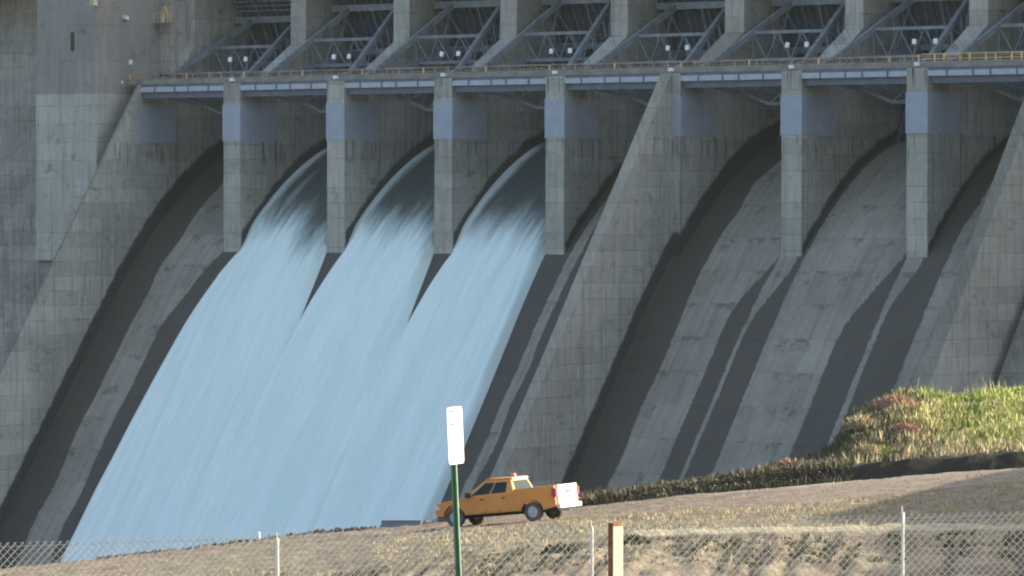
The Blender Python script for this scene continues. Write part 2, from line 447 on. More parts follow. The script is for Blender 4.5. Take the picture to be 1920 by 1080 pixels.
# ---------------------------------------------------------------- radial gates
GY, GZ, GR = 4.0, 14.7, 15.5
def gate():
    g = empty('radial_gate', (PX(-4) + PW, GY, GZ))
    W = PITCH - PW
    def arc(a, r=GR): return (r * math.cos(R(a)), r * math.sin(R(a)))
    m = MB(); A = [-30 + i * 2.5 for i in range(30)]
    vs = []
    for a in A:
        y, z = arc(a); y2, z2 = arc(a, GR + .15)
        vs += [(-.098, y, z), (W + .098, y, z), (W + .098, y2, z2), (-.098, y2, z2)]
    fs = [(0,1,2,3)]
    for i in range(len(A) - 1):
        o = i * 4
        for j in range(4): fs.append((o+j, o+(j+1)%4, o+4+(j+1)%4, o+4+j))
    n = 4 * (len(A) - 1); fs.append((n+3, n+2, n+1, n))
    m.add(vs, fs); m.build('skin_plate', M['skin'], g)
    for i in range(13):
        x = .6 + (W - 1.2) * i / 12; m = MB(); vs = []
        B = A[::3] + [A[-1]]
        for a in B:
            y, z = arc(a, GR - .002); y2, z2 = arc(a, GR - .34)
            vs += [(x-.05, y, z), (x+.05, y, z), (x+.05, y2, z2), (x-.05, y2, z2)]
        fs = [(0,1,2,3)]
        for q in range(len(B) - 1):
            o = q * 4
            for j in range(4): fs.append((o+j, o+(j+1)%4, o+4+(j+1)%4, o+4+j))
        n = 4 * (len(B) - 1); fs.append((n+3, n+2, n+1, n))
        m.add(vs, fs); m.build('rib', M['steel'] if i % 3 == 0 else M['girder'], g)
    for a, h in ((30.5, .75), (9, .7), (-13, .7)):
        y, z = arc(a, GR - .8); m = MB()
        m.box(.25, W - .25, y - .4, y + .35, z - h/2, z + h/2)
        m.build('girder', M['steel'], g)
    for a in (34.5, 37, 39.5, 42):
        y, z = arc(a, GR - .45); m = MB(); m.box(.2, W - .2, y - .06, y + .06, z - .07, z + .07)
        m.build('stiffener', M['steel'], g)
    for s in (0, 1):
        X = (lambda t: .3 + 2.6 * t) if s == 0 else (lambda t: W - .3 - 2.6 * t)
        P = {}
        for a in (30.5, 9, -13):
            e = arc(a, GR - 1.0); P[a] = e
            m = MB(); m.beam((X(0), 0, 0), (X(1), e[0], e[1]), .42, .62)
            m.build('arm', M['steel'], g)
        def pt(a, t): return (X(t), P[a][0] * t, P[a][1] * t)
        for (a1, t1, a2, t2) in ((30.5,.55,9,.5),(30.5,.55,9,.95),(30.5,.98,9,.72),(30.5,.78,9,.72),(30.5,.3,9,.3),(9,.5,-13,.8),(9,.95,-13,.8),(9,.72,-13,.5)):
            m = MB(); m.beam(pt(a1, t1), pt(a2, t2), .16); m.build('brace', M['steel'], g)
        m = MB(); m.tube((X(0) - .28, 0, 0), (X(0) + .28, 0, 0), .6, 16); m.build('trunnion', M['steel'], g)
    for a, t in ((30.5, .55), (9, .5), (9, .98)):
        y, z = arc(a, (GR - 1.0) * t); x = .3 + 2.6 * t
        m = MB(); m.beam((x, y, z), (W - x, y, z), .3, .34); m.build('tie_beam', M['steel'], g)
    y, z = arc(30.5, (GR - 1.0) * .55); y2, z2 = arc(9, (GR-1.0)*.5); x = .3 + 2.6 * .55
    for q in (0, 1, 2):
        xa = x + (W - 2*x) * q / 3; xb = x + (W - 2*x) * (q + 1) / 3
        m = MB(); m.beam((xa, y, z), ((xa+xb)/2, y2, z2), .12); m.build('brace', M['steel'], g)
        m = MB(); m.beam((xb, y, z), ((xa+xb)/2, y2, z2), .12); m.build('brace', M['steel'], g)
    y, z = arc(30.5, GR - 1.2)
    y3, z3 = arc(9, GR - 1.2)
    for q in (.12, .5, .88):
        m = MB(); m.beam((W*q, y, z), (W*.5 + (q-.5)*W*.5, y3, z3), .14); m.build('brace', M['steel'], g)
    return g
glab = ['steel radial gate above the dry bay at the far left of the dam',
        'steel radial gate above the leftmost of the three flowing bays',
        'steel radial gate above the middle of the three flowing bays',
        'steel radial gate above the rightmost of the three flowing bays',
        'steel radial gate between the last flowing bay and the sloping divider wall',
        'steel radial gate just right of the sloping divider wall',
        'steel radial gate over the middle dry bay right of the divider wall',
        'steel radial gate at the far right end of the dam, cut by the frame']
g0 = gate()
for i in range(8):
    k = i - 4
    g = g0 if i == 0 else dup(g0, (PX(k) + PW, GY, GZ))
    tag(g, glab[i], 'gate', 'radial gates between the dam piers')
    if k in (-3, -2, -1): g.rotation_euler = (R(4.5), 0, 0)
# ---------------------------------------------------------------- service walkway
wk = empty('service_walkway', (0, 0, 13))
tag(wk, 'long steel service walkway with pale fascia and railing crossing all the piers', 'walkway')
def wpart(mb, name, m, bevel=0):
    o = mb.build(name, m, wk, bevel); o.location = (0, 0, -13); return o
m = MB(); m.box(-57, PX(4) + 8, .6, 4.1, 14.22, 14.38); wpart(m, 'deck', M['deck'])
m = MB(); m.box(-57, PX(4) + 8, .42, .6, 14.25, 14.85); wpart(m, 'kerb', M['deck'])
for k in range(-4, 4):
    a, b_ = PX(k) + PW, PX(k + 1)
    if k == 0: b_ += 0
    m = MB(); m.box(a + .02, b_ - .02, .02, .3, 13.35, 13.93); wpart(m, 'fascia_beam', M['fascia'], .03)
    m = MB(); m.box(a + .02, b_ - .02, .45, .8, 12.65, 13.5); wpart(m, 'lower_girder', M['girder'])
    m = MB(); m.box(a + .02, b_ - .02, .3, 4.0, 13.95, 14.2); wpart(m, 'deck', M['girder'])
    for q in range(1, 5):
        x = a + (b_ - a) * (q / 5 + .02 * (-1) ** q)
        m = MB(); m.box(x - .09, x + .09, -.05, .02, 13.25, 14.15); wpart(m, 'bracket', M['girder'])
    L = b_ - a
    for yy in (5.2,):
        m = MB(); P = [(.12 * L, 13.3), (.6 * L, 10.95), (.85 * L, 10.95), (L, 12.0)]
        w = .34 if yy > 3 else .26
        for p, q in zip(P[:-1], P[1:]):
            m.beam((a + p[0], yy, p[1]), (a + q[0], yy, q[1]), w)
        m.beam((a, yy, 13.2), (a + L, yy, 13.2), .3)
        for p, q in (((.38*L, 12.0), (.62*L, 13.2)), ((.6*L, 10.95), (.85*L, 13.2)), ((.85*L, 10.95), (.85*L, 13.2))):
            m.beam((a + p[0], yy, p[1]), (a + q[0], yy, q[1]), .16)
        wpart(m, 'truss', M['steel'])
    m = MB(); m.beam((a + .2 * L, .6, 12.9), (a + .42 * L, 5.2, 11.9), .3)
    wpart(m, 'cross_strut', M['steel'])
m = MB()
for z in (15.45, 15.05): m.tube((-57, .5, z), (PX(3) + 1.4, .5, z), .035, 6)
wpart(m, 'handrail', M['rail'])
m = MB()
for z in (15.6, 15.1): m.tube((PX(3) + 1.5, .5, z), (PX(4) + 8, .5, z), .05, 6)
wpart(m, 'handrail', M['yellow'])
x = -56.5; i = 0
while x < PX(4) + 8:
    lit_post = x > PX(3) + 1 or (i * 7919) % 5 == 0  # these posts get the brighter colour, as if catching the sun
    big = x > PX(3) + 1
    m = MB(); w = .07 if lit_post else .035
    m.box(x - w, x + w, .43, .56, 14.4, 15.6 if big else 15.45)
    wpart(m, 'rail_post', M['yellow'] if big or lit_post else M['rail'])
    x += (1.15 if i % 2 else 1.9) if big else 1.75
    i += 1
# rear railing and conduit behind the walkway
m = MB()
for z in (15.5, 15.0): m.tube((-57, 4.0, z), (PX(4) + 8, 4.0, z), .03, 6)
q = -56
while q < PX(4) + 8:
    m.box(q - .03, q + .03, 3.96, 4.04, 14.38, 15.5); q += 1.5
wpart(m, 'rear_railing', M['rail'])
m = MB(); m.box(-54, PX(4) + 8, 4.2, 4.4, 14.9, 15.35); wpart(m, 'cable_tray', M['skin'])
# ---------------------------------------------------------------- lamps
def lamp():
    e = empty('walkway_lamp', (0, 0, 0))
    m = MB(); m.tube((0, 0, 0), (0, 0, 2.25), .05, 8); m.build('post', M['steel'], e)
    m = MB(); m.beam((0, 0, 2.2), (.12, -.1, 2.3), .08); m.build('arm', M['steel'], e)
    m = MB(); m.prism([(-.18, -.24), (.12, -.28), (.2, .24), (-.1, .3)], -.21, .21, 'x')
    h = m.build('lamp_head', M['white'], e, .05); h.location = (.12, -.22, 2.5)
    return e
l0 = lamp(); first = True
names = {-3: 'first pier from the left', -2: 'second pier from the left', -1: 'third pier from the left', 0: 'pier just right of the flowing water', 1: 'sloping divider wall', 2: 'pier just right of the divider wall', 3: 'rightmost pier in view'}
for k in range(-3, 4):
    for s, dx in (('left', .35), ('right', 2.75)):
        loc = (PX(k) + dx + (.1 if k % 2 else 0), .75, 14.38)
        l = l0 if first else dup(l0, loc)
        l.location = loc; l.rotation_euler = (0, 0, random.uniform(-.5, .7)); first = False
        tag(l, f'white walkway lamp, {s} of the pair on the {names[k]}', 'lamp', 'lamps along the walkway')
l = dup(l0, (-56.6, .75, 14.38)); tag(l, 'white headed lamp standing alone at the far left end of the walkway', 'lamp', 'lamps along the walkway')
def pierlight():
    e = empty('pier_floodlight', (0, 0, 0))
    m = MB(); m.box(-.08, .08, -.08, .08, 0, .28); m.build('bracket', M['steel'], e)
    m = MB(); m.prism([(-.22,.22),(.2,.15),(.2,.5),(-.22,.6)], -.27, .27, 'x'); m.build('lamp_head', M['white'], e, .04)
    return e
p0 = pierlight(); first = True
for k in range(-4, 4):
    loc = (PX(k) + (1.15 if k > -4 else -.6), .18, 14.2)
    p = p0 if first else dup(p0, loc)
    p.location = loc; first = False
    nm = names[k] if k > -4 else 'left end wall beside the buttress'
    tag(p, f'small white floodlight on the front edge of the {nm}', 'light', 'floodlights on the pier tops')
# access platforms on the left wall with yellow railing
def platform(px, py, nm, wide, white):
    X0 = -57.0; Y0 = 7.6
    e = empty('access_platform', (0, 0, 0))
    return e
def cage(loc, w, lab, xl=True):
    e = empty('access_platform', loc)
    m = MB(); m.box(-w/2, w/2, -.5, .7, -.08, 0); m.build('floor_grating', M['deck'], e)
    m = MB()
    n = max(2, int(w / .9))
    for i in range(n + 1):
        x = -w/2 + w * i / n
        m.box(x-.05, x+.05, -.5, -.42, 0, 1.1)
    m.box(-w/2, w/2, -.5, -.44, 1.04, 1.14); m.box(-w/2, w/2, -.5, -.44, .55, .61)
    m.build('railing', M['yellow'], e)
    m = MB(); L5 = [(0,-.4,0),(.05,-.4,1.3),(.4,-.4,1.9),(.8,-.4,1.3),(.85,-.4,0)]
    for a5, b5 in zip(L5[:-1], L5[1:]): m.beam(a5, b5, .12)
    m.beam((.05,-.4,.9),(.8,-.4,.9),.1); m.beam((.05,-.4,1.3),(.8,-.4,1.3),.1)
    if xl: m.build('ladder_hoop', M['yellow'], e)
    m = MB(); m.box(-.2, .15, -.42, -.1, .15, 1.0); 
    m.build('control_box', M['white'], e)
    return e
def on_plane_y(px, py, Y):
    a = (px - 960) / FPX
    # X from image column on plane Y
    X = (a * (503 + math.cos(TH) * Y) - math.sin(TH) * Y) / (math.cos(TH) + a * math.sin(TH))
    d = 503 - math.sin(TH) * X + math.cos(TH) * Y
    return X, Y, (HOR - py) * d / FPX
X, Y, Z = on_plane_y(309, 43, 5.8)
tag(cage((X, Y, Z), 2.6, ''), 'small platform with yellow railing on the wall above the walkway', 'platform')
X, Y, Z = on_plane_y(184, 12, -4.9)
tag(cage((X - .2, Y, Z), 1.0, '', False), 'tiny railed platform at the upper corner of the left buttress', 'platform')
X, Y, Z = on_plane_y(213, 20, -4.5)
p = dup(p0, (-57.1, .4, 21.6)); p.scale = (1.2, 1.2, 1.2)
tag(p, 'white floodlight high on the shaded side of the left buttress', 'light', 'floodlights on the pier tops')
# ---------------------------------------------------------------- falling water
def sheet(k):
    xa, xb = PX(k) + PW, PX(k + 1)
    ys = []; y = 19.0
    while y > -16: ys.append(y); y -= 0.25
    while y > -52: ys.append(y); y -= 0.5
    N = 90; vs = []; fs = []; foam = []; flow = []; s = 0; lasty = None
    for y in ys:
        if lasty is not None:
            s += math.hypot(y - lasty, zchute(y) - zchute(lasty))
        lasty = y
        e = 2.6 * (1 - math.exp(min(0, y) / 9.0)) if y < 0 else 0
        ea = e - .05; eb = e - .05
        if k == -3 and y < 0: ea = 3.6 * (1 - math.exp(y / 6.0)) - .022 * y - .05
        if k == -1 and y < 0: eb = 1.7 * (1 - math.exp(y / 14)) - .05
        for i in range(N + 1):
            t = i / N
            ww = xb - xa
            x = xa - ea + (ww + ea + eb) * t
            w = x
            # distance from the edges in metres
            dl = (ww + ea + eb) * t; dr = (ww + ea + eb) * (1 - t)
            th = .85 * (1 - math.exp(-dl / 1.1)) * (1 - math.exp(-dr / .7))
            if y > 0: th = max(th, .6 * smooth(0, 3, y) + .2)
            xs = (x - xa) / ww
            n = noise.noise(Vector((x * .9, s * .06, k * 7.0))) * .22 + noise.noise(Vector((x * 2.7, s * .15, k * 3.0))) * .12
            n *= smooth(4, 18, s)
            ridge = .3 * math.exp(-((dl - .9) / .5) ** 2) * smooth(5, 20, s) + .3 * math.exp(-((dr - .8) / .5) ** 2) * smooth(14, 24, s)
            h = th + n * min(1, dl, dr) + ridge
            # upright to the face
            sl = 1.1; nx_ = Vector((0, -sl, 1)).normalized()
            vs.append((x, y + nx_.y * h, zchute(y) + nx_.z * h))
            start = 12.0 + 3.0 * noise.noise(Vector((x * .35, k * 5.1, 0))) + 2.2 * (xs - .4)
            f = smooth(start, start + 17, s) * 1.25
            f = max(f, 1.3 * math.exp(-(dl / 1.25) ** 2) * smooth(0, 7, s))
            f = max(f, .55 * math.exp(-((dl - 3.0) / .7) ** 2) * smooth(5, 17, s) if k == -3 else 0)
            wedge = smooth(20.5, 27, s + 0) * smooth(.5 + .3 * max(0, s - 20), 0, dr - .2)
            f = max(f, wedge * 1.2)
            foam.append(f)
            flow += [x - 0.10 * (x - (xa + xb) / 2) * e, s, k * 3.0]
    W = N + 1
    for j in range(len(ys) - 1):
        for i in range(N):
            fs.append((j*W+i, (j+1)*W+i, (j+1)*W+i+1, j*W+i+1))
    me = D.meshes.new('water'); me.from_pydata(vs, [], fs)
    a = me.attributes.new('foam', 'FLOAT', 'POINT'); a.data.foreach_set('value', foam)
    a = me.attributes.new('flow', 'FLOAT_VECTOR', 'POINT'); a.data.foreach_set('vector', flow)
    me.polygons.foreach_set('use_smooth', [True] * len(fs)); me.update()
    tag(link('spillway_water', me, M['water']), kind='structure')
for k in (-3, -2, -1): sheet(k)
# ---------------------------------------------------------------- terrain
XI = [-400, 0, 300, 600, 850, 1100, 1300, 1500, 1700, 1920, 2300]
ROWS = [ # distance, image line
 (118, [1230]*11),
 (131, [1150, 1150, 1140, 1125, 1085, 1060, 1055, 1052, 1050, 1048, 1045]),
 (140, [1112, 1105, 1095, 1075, 1035, 1010, 1001, 996, 993, 992, 990]),
 (143, [1108, 1100, 1090, 1068, 1030, 1005, 996, 991, 989, 988, 986]),
 (160, [1085, 1080, 1062, 1037, 1010, 985, 972, 962, 950, 930, 915]),
 (184, [1078, 1070, 1047, 1016, 991, 967, 947, 930, 908, 884, 868]),
 (196, [1080, 1070, 1039, 1003, 981, 951, 929, 912, 893, 878, 862]),
 (199.3, [1079, 1069, 1038, 1002, 980, 950, 928, 912, 896, 882, 866]),
 (199.6, [1079, 1069, 1038, 1001, 979, 944, 918, 886, 862, 849, 834]),
 (204, [1085, 1075, 1045, 1006, 981, 938, 911, 884, 861, 848, 834]),
 (216, [1110, 1100, 1070, 1030, 1000, 952, 930, 866, 800, 795, 795]),
 (232, [1190, 1180, 1150, 1110, 1080, 1020, 990, 852, 756, 733, 745]),
 (246, [1300, 1290, 1260, 1220, 1200, 1120, 1080, 960, 800, 755, 760]),
]
ZR = [(-3000, 0), (-300, 6), (-30, -1.7), (0, -1.7), (20, -3.2), (44, -5.2), (80, -9.2)]
def terrain(r, d):
    if d <= 80: 
        z = lerp([a for a, _ in ZR], [b for _, b in ZR], d); return z + .0 * r
    x = 960 + FPX * r / d
    if x > 2300: x = 2300
    zs = [-9.2] + [-(lerp(XI, ys, x) - HOR) * dd / FPX for dd, ys in ROWS]
    ds = [80] + [dd for dd, _ in ROWS]
    zs += [-28 + 14 * smooth(1780, 1950, x), -58, -60, -60]; ds += [262, 300, 700, 3500]
    z = lerp(ds, zs, d)
    z += smooth(27, 37, r) * smooth(60, 48, r) * lerp([85, 120, 155, 196, 204], [0, 9, 9, 5, 0], d)
    z += .8 * smooth(1560, 1612, x) * smooth(1790, 1660, x) * smooth(205.5, 216, d) * smooth(246, 236, d)
    z -= .45 * smooth(1440, 1500, x) * smooth(1590, 1550, x) * smooth(206, 214, d)
    if 138.5 < d < 141.5: z += (.15 + .09 * noise.noise(Vector((r * .9, 1, 1)))) * smooth(1120, 1180, x) * (1 - abs(d - 140) / 1.5)
    if d > 246:   # banks of the river valley far to each side
        side = max(0, r - 75) * .5 if r > 0 else max(0, -r - 150) * .35
        z = min(z + side, 26)
    return z
def bumps(r, d, z):
    x = 960 + FPX * r / max(d, 1)
    n = noise.noise(Vector((r * .8, d * .8, 0))) * .12 + noise.noise(Vector((r * 2.6, d * 2.6, 5))) * .06
    if 119 < d < 139.5:
        n *= .35   # erosion gullies on the bank
        t = (d - 119) / 20
        a = smooth(0, .25, t) * smooth(1, .75, t)
        n += a * (abs(noise.noise(Vector(((r - (d - 130) * .12) * 2.0, d * .03, 2)))) * -.22 + .04)
        n += a * noise.noise(Vector(((r - (d - 130) * .12) * 5.5, d * .1, 7))) * .12
    if d > 203 and x > 1350:
        n += noise.noise(Vector((r * .5, d * .5, 9))) * .18 + noise.noise(Vector((r * 1.6, d * 1.6, 3))) * .12
    if 143 < d < 199 and x > 900: n *= .5
    if d > 300: n = noise.noise(Vector((r * .03, d * .03, 0))) * 2.5
    return n
rs = [-3200, -2000, -1200, -800, -500, -350, -250, -180, -130, -100, -75, -55, -42, -35]
q = -30.0
rr_ = []
while q < 34: rr_.append(q); q += .22
rs += rr_ + [36, 40, 48, 58, 72, 90, 120, 160, 220, 300, 420, 600, 1000, 1800, 3200]
dsx = [-3000, -1500, -600, -300, -150, -60, -20, 0, 8, 16, 24, 32, 40, 48, 56, 64, 72, 80, 90, 100, 108, 114]
q = 118.0
while q < 143: dsx.append(q); q += .3
while q < 196: dsx.append(q); q += .6
while q < 206: dsx.append(q); q += .2
while q < 250: dsx.append(q); q += .45
dsx += [256, 262, 270, 280, 290, 300, 330, 370, 420, 460, 500, 560, 620, 700, 900, 1300, 2000, 3400]
DIRT = (.31, .235, .16); BANK = (.40, .31, .20); ROAD = (.26, .20, .145); SCRUB = (.13, .12, .075); GREEN = (.24, .31, .085); STRAW = (.50, .43, .22); ROCK = (.15, .135, .115); CREST = (.52, .45, .30)
def mixc(a, b, t): return tuple(a[i] + (b[i] - a[i]) * t for i in range(3))
def ground_col(r, d, z):
    x = 960 + FPX * r / max(d, 1)
    n = noise.fractal(Vector((r * .5, d * .5, 0)), 1.0, 2.0, 4)
    c = DIRT
    n2_ = noise.fractal(Vector((r * 1.6, d * .5, 20)), 1.0, 2.0, 4)
    if 118 < d <= 141.6:
        c = mixc(BANK, (.25, .19, .13), smooth(-.1, .3, n))
        g = abs(noise.noise(Vector(((r - (d - 130) * .12) * 2.0, d * .03, 2))))
        c = mixc(c, (.13, .10, .07), smooth(.16, .4, g))
        if x > 1150: c = mixc(c, CREST, smooth(138.9, 139.4, d))
    elif d <= 199:
        c = mixc(ROAD, DIRT, smooth(-.2, .4, n) * .6)
        if d < 172: c = mixc(c, (.27, .25, .15), smooth(.0, .3, n))
        c = mixc(c, (.17, .135, .10), smooth(.05, .45, n2_) * .7)
        c = mixc(c, (.38, .30, .21), smooth(.1, .5, -n2_) * .6)
        if d > 175: c = mixc(c, (.34, .265, .195), smooth(1350, 1600, x) * .9)
        if d > 193.5: c = mixc(c, (.42, .37, .28), smooth(193.5, 196, d) * smooth(1200, 1500, x))
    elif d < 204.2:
        c = mixc((.032, .034, .027), ROCK, smooth(1500, 1250, x))  # near-black: the shade of the cut bank is put into its colour
    elif x > 1300 and d < 262:
        c = mixc(mixc((.17, .14, .085), (.25, .18, .11), smooth(-.2, .3, n)), (.07, .07, .045), smooth(1740, 1600, x + 60 * n))  # dark left end: the mound's shaded slope is painted into the soil
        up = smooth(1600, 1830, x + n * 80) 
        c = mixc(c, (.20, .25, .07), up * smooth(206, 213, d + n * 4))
    elif d < 300: c = ROCK
    else: c = (.12, .12, .08)
    return c
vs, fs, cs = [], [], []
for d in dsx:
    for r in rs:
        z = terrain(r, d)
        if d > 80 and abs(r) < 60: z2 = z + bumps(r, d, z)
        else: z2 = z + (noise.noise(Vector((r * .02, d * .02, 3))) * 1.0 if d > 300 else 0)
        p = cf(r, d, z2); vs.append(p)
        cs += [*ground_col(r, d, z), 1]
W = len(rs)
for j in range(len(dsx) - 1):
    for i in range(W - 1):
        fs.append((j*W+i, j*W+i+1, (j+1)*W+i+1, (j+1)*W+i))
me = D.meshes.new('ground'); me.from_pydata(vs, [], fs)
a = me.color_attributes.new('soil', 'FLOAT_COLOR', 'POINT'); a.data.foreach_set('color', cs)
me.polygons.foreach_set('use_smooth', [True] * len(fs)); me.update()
k_ = NT('soil and gravel')
X, Y, Z = k_.pos()
n1 = k_.noise(k_.vec(X, Y, Z), 3.0, 8, .7); n2 = k_.noise(k_.vec(X, Y, Z), .6, 6, .6)
c = k_.attr('soil').outputs['Color']
c = k_.mix(k_.mr(n1, .35, .7), k_.mix(0.45, c, (.05, .045, .035)), c)
c = k_.mix(k_.math('MULTIPLY', k_.mr(n2, .55, .75), .35), c, (.45, .40, .30))
M['ground'] = k_.out(c, .95, 0, .1); k_.bump(n1, .7, .12)
tag(link('ground', me, M['ground']), kind='structure')
# river and lake
m = MB(); m.box(-700, 700, -330, -30, -57.2, -57.0)
tag(m.build('river_water', paint('river water', (.05, .09, .09), .15, .2, .05)), kind='structure')
m = MB(); m.box(-189, 149, 19.95, 420, 5, 21.9)  # opaque lake body out of view, put in to stop sun under raised gates
tag(m.build('reservoir_water', paint('reservoir water', (.04, .08, .10), .15, .2, .05)), kind='structure')
def gz(r, d):
    z = terrain(r, d); return z + (bumps(r, d, z) if d > 80 else 0)
# ---------------------------------------------------------------- vegetation and rocks
def leafmat(name, a, b_, c_=None, tr=0.0):
    k = NT(name)
    g = k.attr('tint').outputs['Fac']
    c = k.mix(g, a, b_)
    return k.out(c, .8, 0, .15)
M['grass'] = leafmat('green grass', (.15, .20, .045), (.42, .45, .14))
M['straw'] = leafmat('dry grass', (.24, .19, .10), (.55, .47, .28))
M['scrub'] = leafmat('dark scrub', (.05, .055, .03), (.20, .17, .095))
M['pink'] = leafmat('reddish dead brush', (.24, .14, .10), (.46, .28, .20))
def blades(spots, name, mat, parent=None):
    """spots: (point, height, width, lean, tint)"""
    vs, fs, tt = [], [], []
    for p, h, w, lean, t in spots:
        a = random.uniform(0, math.tau); b2 = random.uniform(0, math.tau)
        dx = Vector((math.cos(a), math.sin(a), 0)) * w
        tip = p + Vector((math.cos(b2) * lean, math.sin(b2) * lean, h))
        mid = p + (tip - p) * .55 + Vector((0, 0, h * .08))
        n = len(vs)
        vs += [p - dx, p + dx, mid + dx * .7, mid - dx * .7, tip]
        fs += [(n, n+1, n+2, n+3), (n+3, n+2, n+4)]; tt += [t] * 5
    me = D.meshes.new(name); me.from_pydata(vs, [], fs)
    a = me.attributes.new('tint', 'FLOAT', 'POINT'); a.data.foreach_set('value', tt); me.update()
    return link(name, me, mat, parent)
rnd = random.Random(3)
def scatter(n, x0, x1, d0, d1, prob, h, w, lean, tint=None):
    out = []
    tries = 0
    while len(out) < n and tries < n * 8:
        tries += 1
        d = rnd.uniform(d0, d1); x = rnd.uniform(x0, x1); r = (x - 960) / FPX * d
        nn = noise.fractal(Vector((r * .7, d * .7, 4)), 1.0, 2.0, 3)
        if rnd.random() > prob(x, d, nn): continue
        t = rnd.random() if tint is None else tint(x, d, nn)
        out.append((cf(r, d, gz(r, d) - .03), h * rnd.uniform(.4, 1.3) * (1 + .8 * max(-.6, min(.8, nn))), w, lean * rnd.uniform(.2, 1), t))
    return out
tg = lambda x, d, n: max(0, min(1, .35 + .9 * n + rnd.uniform(-.3, .3) + .4 * smooth(1800, 1920, x)))
g = scatter(24000, 1560, 2060, 205, 242, lambda x, d, n: smooth(1680, 1800, x + 120 * n - (216 - min(d, 216)) * 9) * (.3 + .7 * smooth(205, 211, d)), .30, .03, .18, tg)
tag(blades(g, 'grass', M['grass']), kind='stuff')
g = scatter(7000, 1400, 2040, 200.4, 226, lambda x, d, n: (.25 + n) * (.15 + .85 * smooth(1600, 1720, x)), .35, .03, .25)
g += scatter(260, 1700, 2060, 231, 238, lambda x, d, n: max(0, n * 3), .62, .02, .25, lambda *a: .9)
g += scatter(14000, 700, 1980, 142, 172, lambda x, d, n: max(0, n * 1.6 + .05), .11, .013, .08)
g += scatter(1800, -60, 1980, 130, 143, lambda x, d, n: max(0, n * 1.5), .16, .014, .1)
g += scatter(700, 1080, 1980, 140.5, 142, lambda x, d, n: .7, .12, .012, .08, lambda *a: rnd.uniform(.5, 1))
tag(blades(g, 'dry_grass', M['straw']), kind='stuff')
g = scatter(14000, 1380, 1900, 201, 230, lambda x, d, n: (.25 - n) * smooth(1850, 1650, x), .38, .035, .3)
g += scatter(17000, -60, 1980, 130.5, 138.8, lambda x, d, n: max(.08, smooth(-.02, .22, noise.fractal(Vector((((x-960)/FPX*d - (d - 130) * .12) * 1.7, d * .10, 8)), .8, 2.2, 4))) * smooth(500, 1100, x + 200 * n), .075, .02, .09, lambda *a: rnd.uniform(0, .4))
tag(blades(g, 'low_scrub', M['scrub']), kind='stuff')
# bushes one can tell apart
def bush(px, d, rad, h, mat, lab, cat='bush', n=900, name='bush'):
    r = (px - 960) / FPX * d
    base = cf(r, d, gz(r, d) - .1)
    e = empty(name, base); tag(e, lab, cat)
    sp = []
    for i in range(n):
        a = rnd.uniform(0, math.tau); q = math.sqrt(rnd.random()); zz = rnd.random()
        hh = h * math.sqrt(max(0, 1 - q * q)) * (.75 + .35 * noise.noise(Vector((a * 2, q * 3, px))))
        p = Vector((math.cos(a) * q * rad, math.sin(a) * q * rad, hh * zz))
        sp.append((p, .22 * h + .08, .03, .16, rnd.random() ** 1.3))
    blades(sp, 'foliage', mat, e)
    m = MB()
    for i in range(9):
        a = rnd.uniform(0, math.tau)
        m.tube((0, 0, 0), (math.cos(a) * rad * .6, math.sin(a) * rad * .6, h * .7), .02, 5, .008)
    m.build('stem', M['scrub'] if False else M['deadwood'], e)
M['deadwood'] = paint('dead wood', (.22, .16, .11), .9, .3, 4)
bush(1478, 206, .55, .75, M['pink'], 'reddish brown tuft at the left tip of the scrub mound')
bush(1612, 214, .8, .7, M['straw'], 'pale dry bush on the dark left shoulder of the mound')
bush(1680, 219, 1.15, .9, M['pink'], 'wide pinkish brown bush high on the left shoulder of the mound', n=1500)
bush(1700, 211, .75, .7, M['pink'], 'pinkish brown bush below the wide one, at the edge of the green grass')
bush(1628, 205, .8, .9, M['straw'], 'tan dry bush standing in front of the dark scrub')
bush(1655, 205.3, .5, .6, M['grass'], 'small yellow green bush beside the tan dry bush')
bush(1568, 204.5, .5, .4, M['grass'], 'small green bush low on the left part of the mound')
bush(118, 132, .62, .5, M['grass'], 'yellow green bush at the bottom left behind the fence')
bush(1050, 136, .5, .35, M['scrub'], 'dark bush on the bank left of the cream post')
bush(1190, 137.5, .45, .35, M['scrub'], 'dark bush on the bank right of the cream post')
# rubble along the drop behind the road
def rocks(n, x0, x1, d0, d1, s0, s1, lift=0):
    m = MB()
    for i in range(n):
        d = rnd.uniform(d0, d1); x = rnd.uniform(x0, x1); r = (x - 960) / FPX * d
        s = rnd.uniform(s0, s1); c = cf(r, d, gz(r, d) + s * .2 + lift * rnd.random())
        ph = [Vector((rnd.uniform(.6, 1), 0, 0)), Vector((0, rnd.uniform(.6, 1), 0)), Vector((-rnd.uniform(.6, 1), 0, 0)), Vector((0, -rnd.uniform(.6, 1), 0)), Vector((0, 0, rnd.uniform(.5, .9))), Vector((0, 0, -.6))]
        rot = Matrix.Rotation(rnd.uniform(0, 6), 3, 'Z') @ Matrix.Rotation(rnd.uniform(-.5, .5), 3, 'X')
        m.add([c + rot @ (v * s) for v in ph], [(0,1,4),(1,2,4),(2,3,4),(3,0,4),(1,0,5),(2,1,5),(3,2,5),(0,3,5)])
    return m
M['rock'] = paint('dark rubble', (.085, .07, .055), .95, .5, .7)
m = rocks(2600, 1085, 1560, 198.9, 206, .03, .13, .3)
m2 = rocks(500, 180, 820, 198.5, 201, .06, .17, .05); m.add(m2.v, m2.f)
tag(m.build('rubble', M['rock']), kind='stuff')
m = rocks(5000, 100, 1950, 142, 198, .02, .06)
tag(m.build('gravel', paint('pale gravel', (.28, .235, .185), .95, .5, 1)), kind='stuff')
g = scatter(6500, 1080, 1600, 198.9, 204, lambda x, d, n: .8, .34, .03, .2)
tag(blades(g, 'dead_weeds', M['scrub']), kind='stuff')
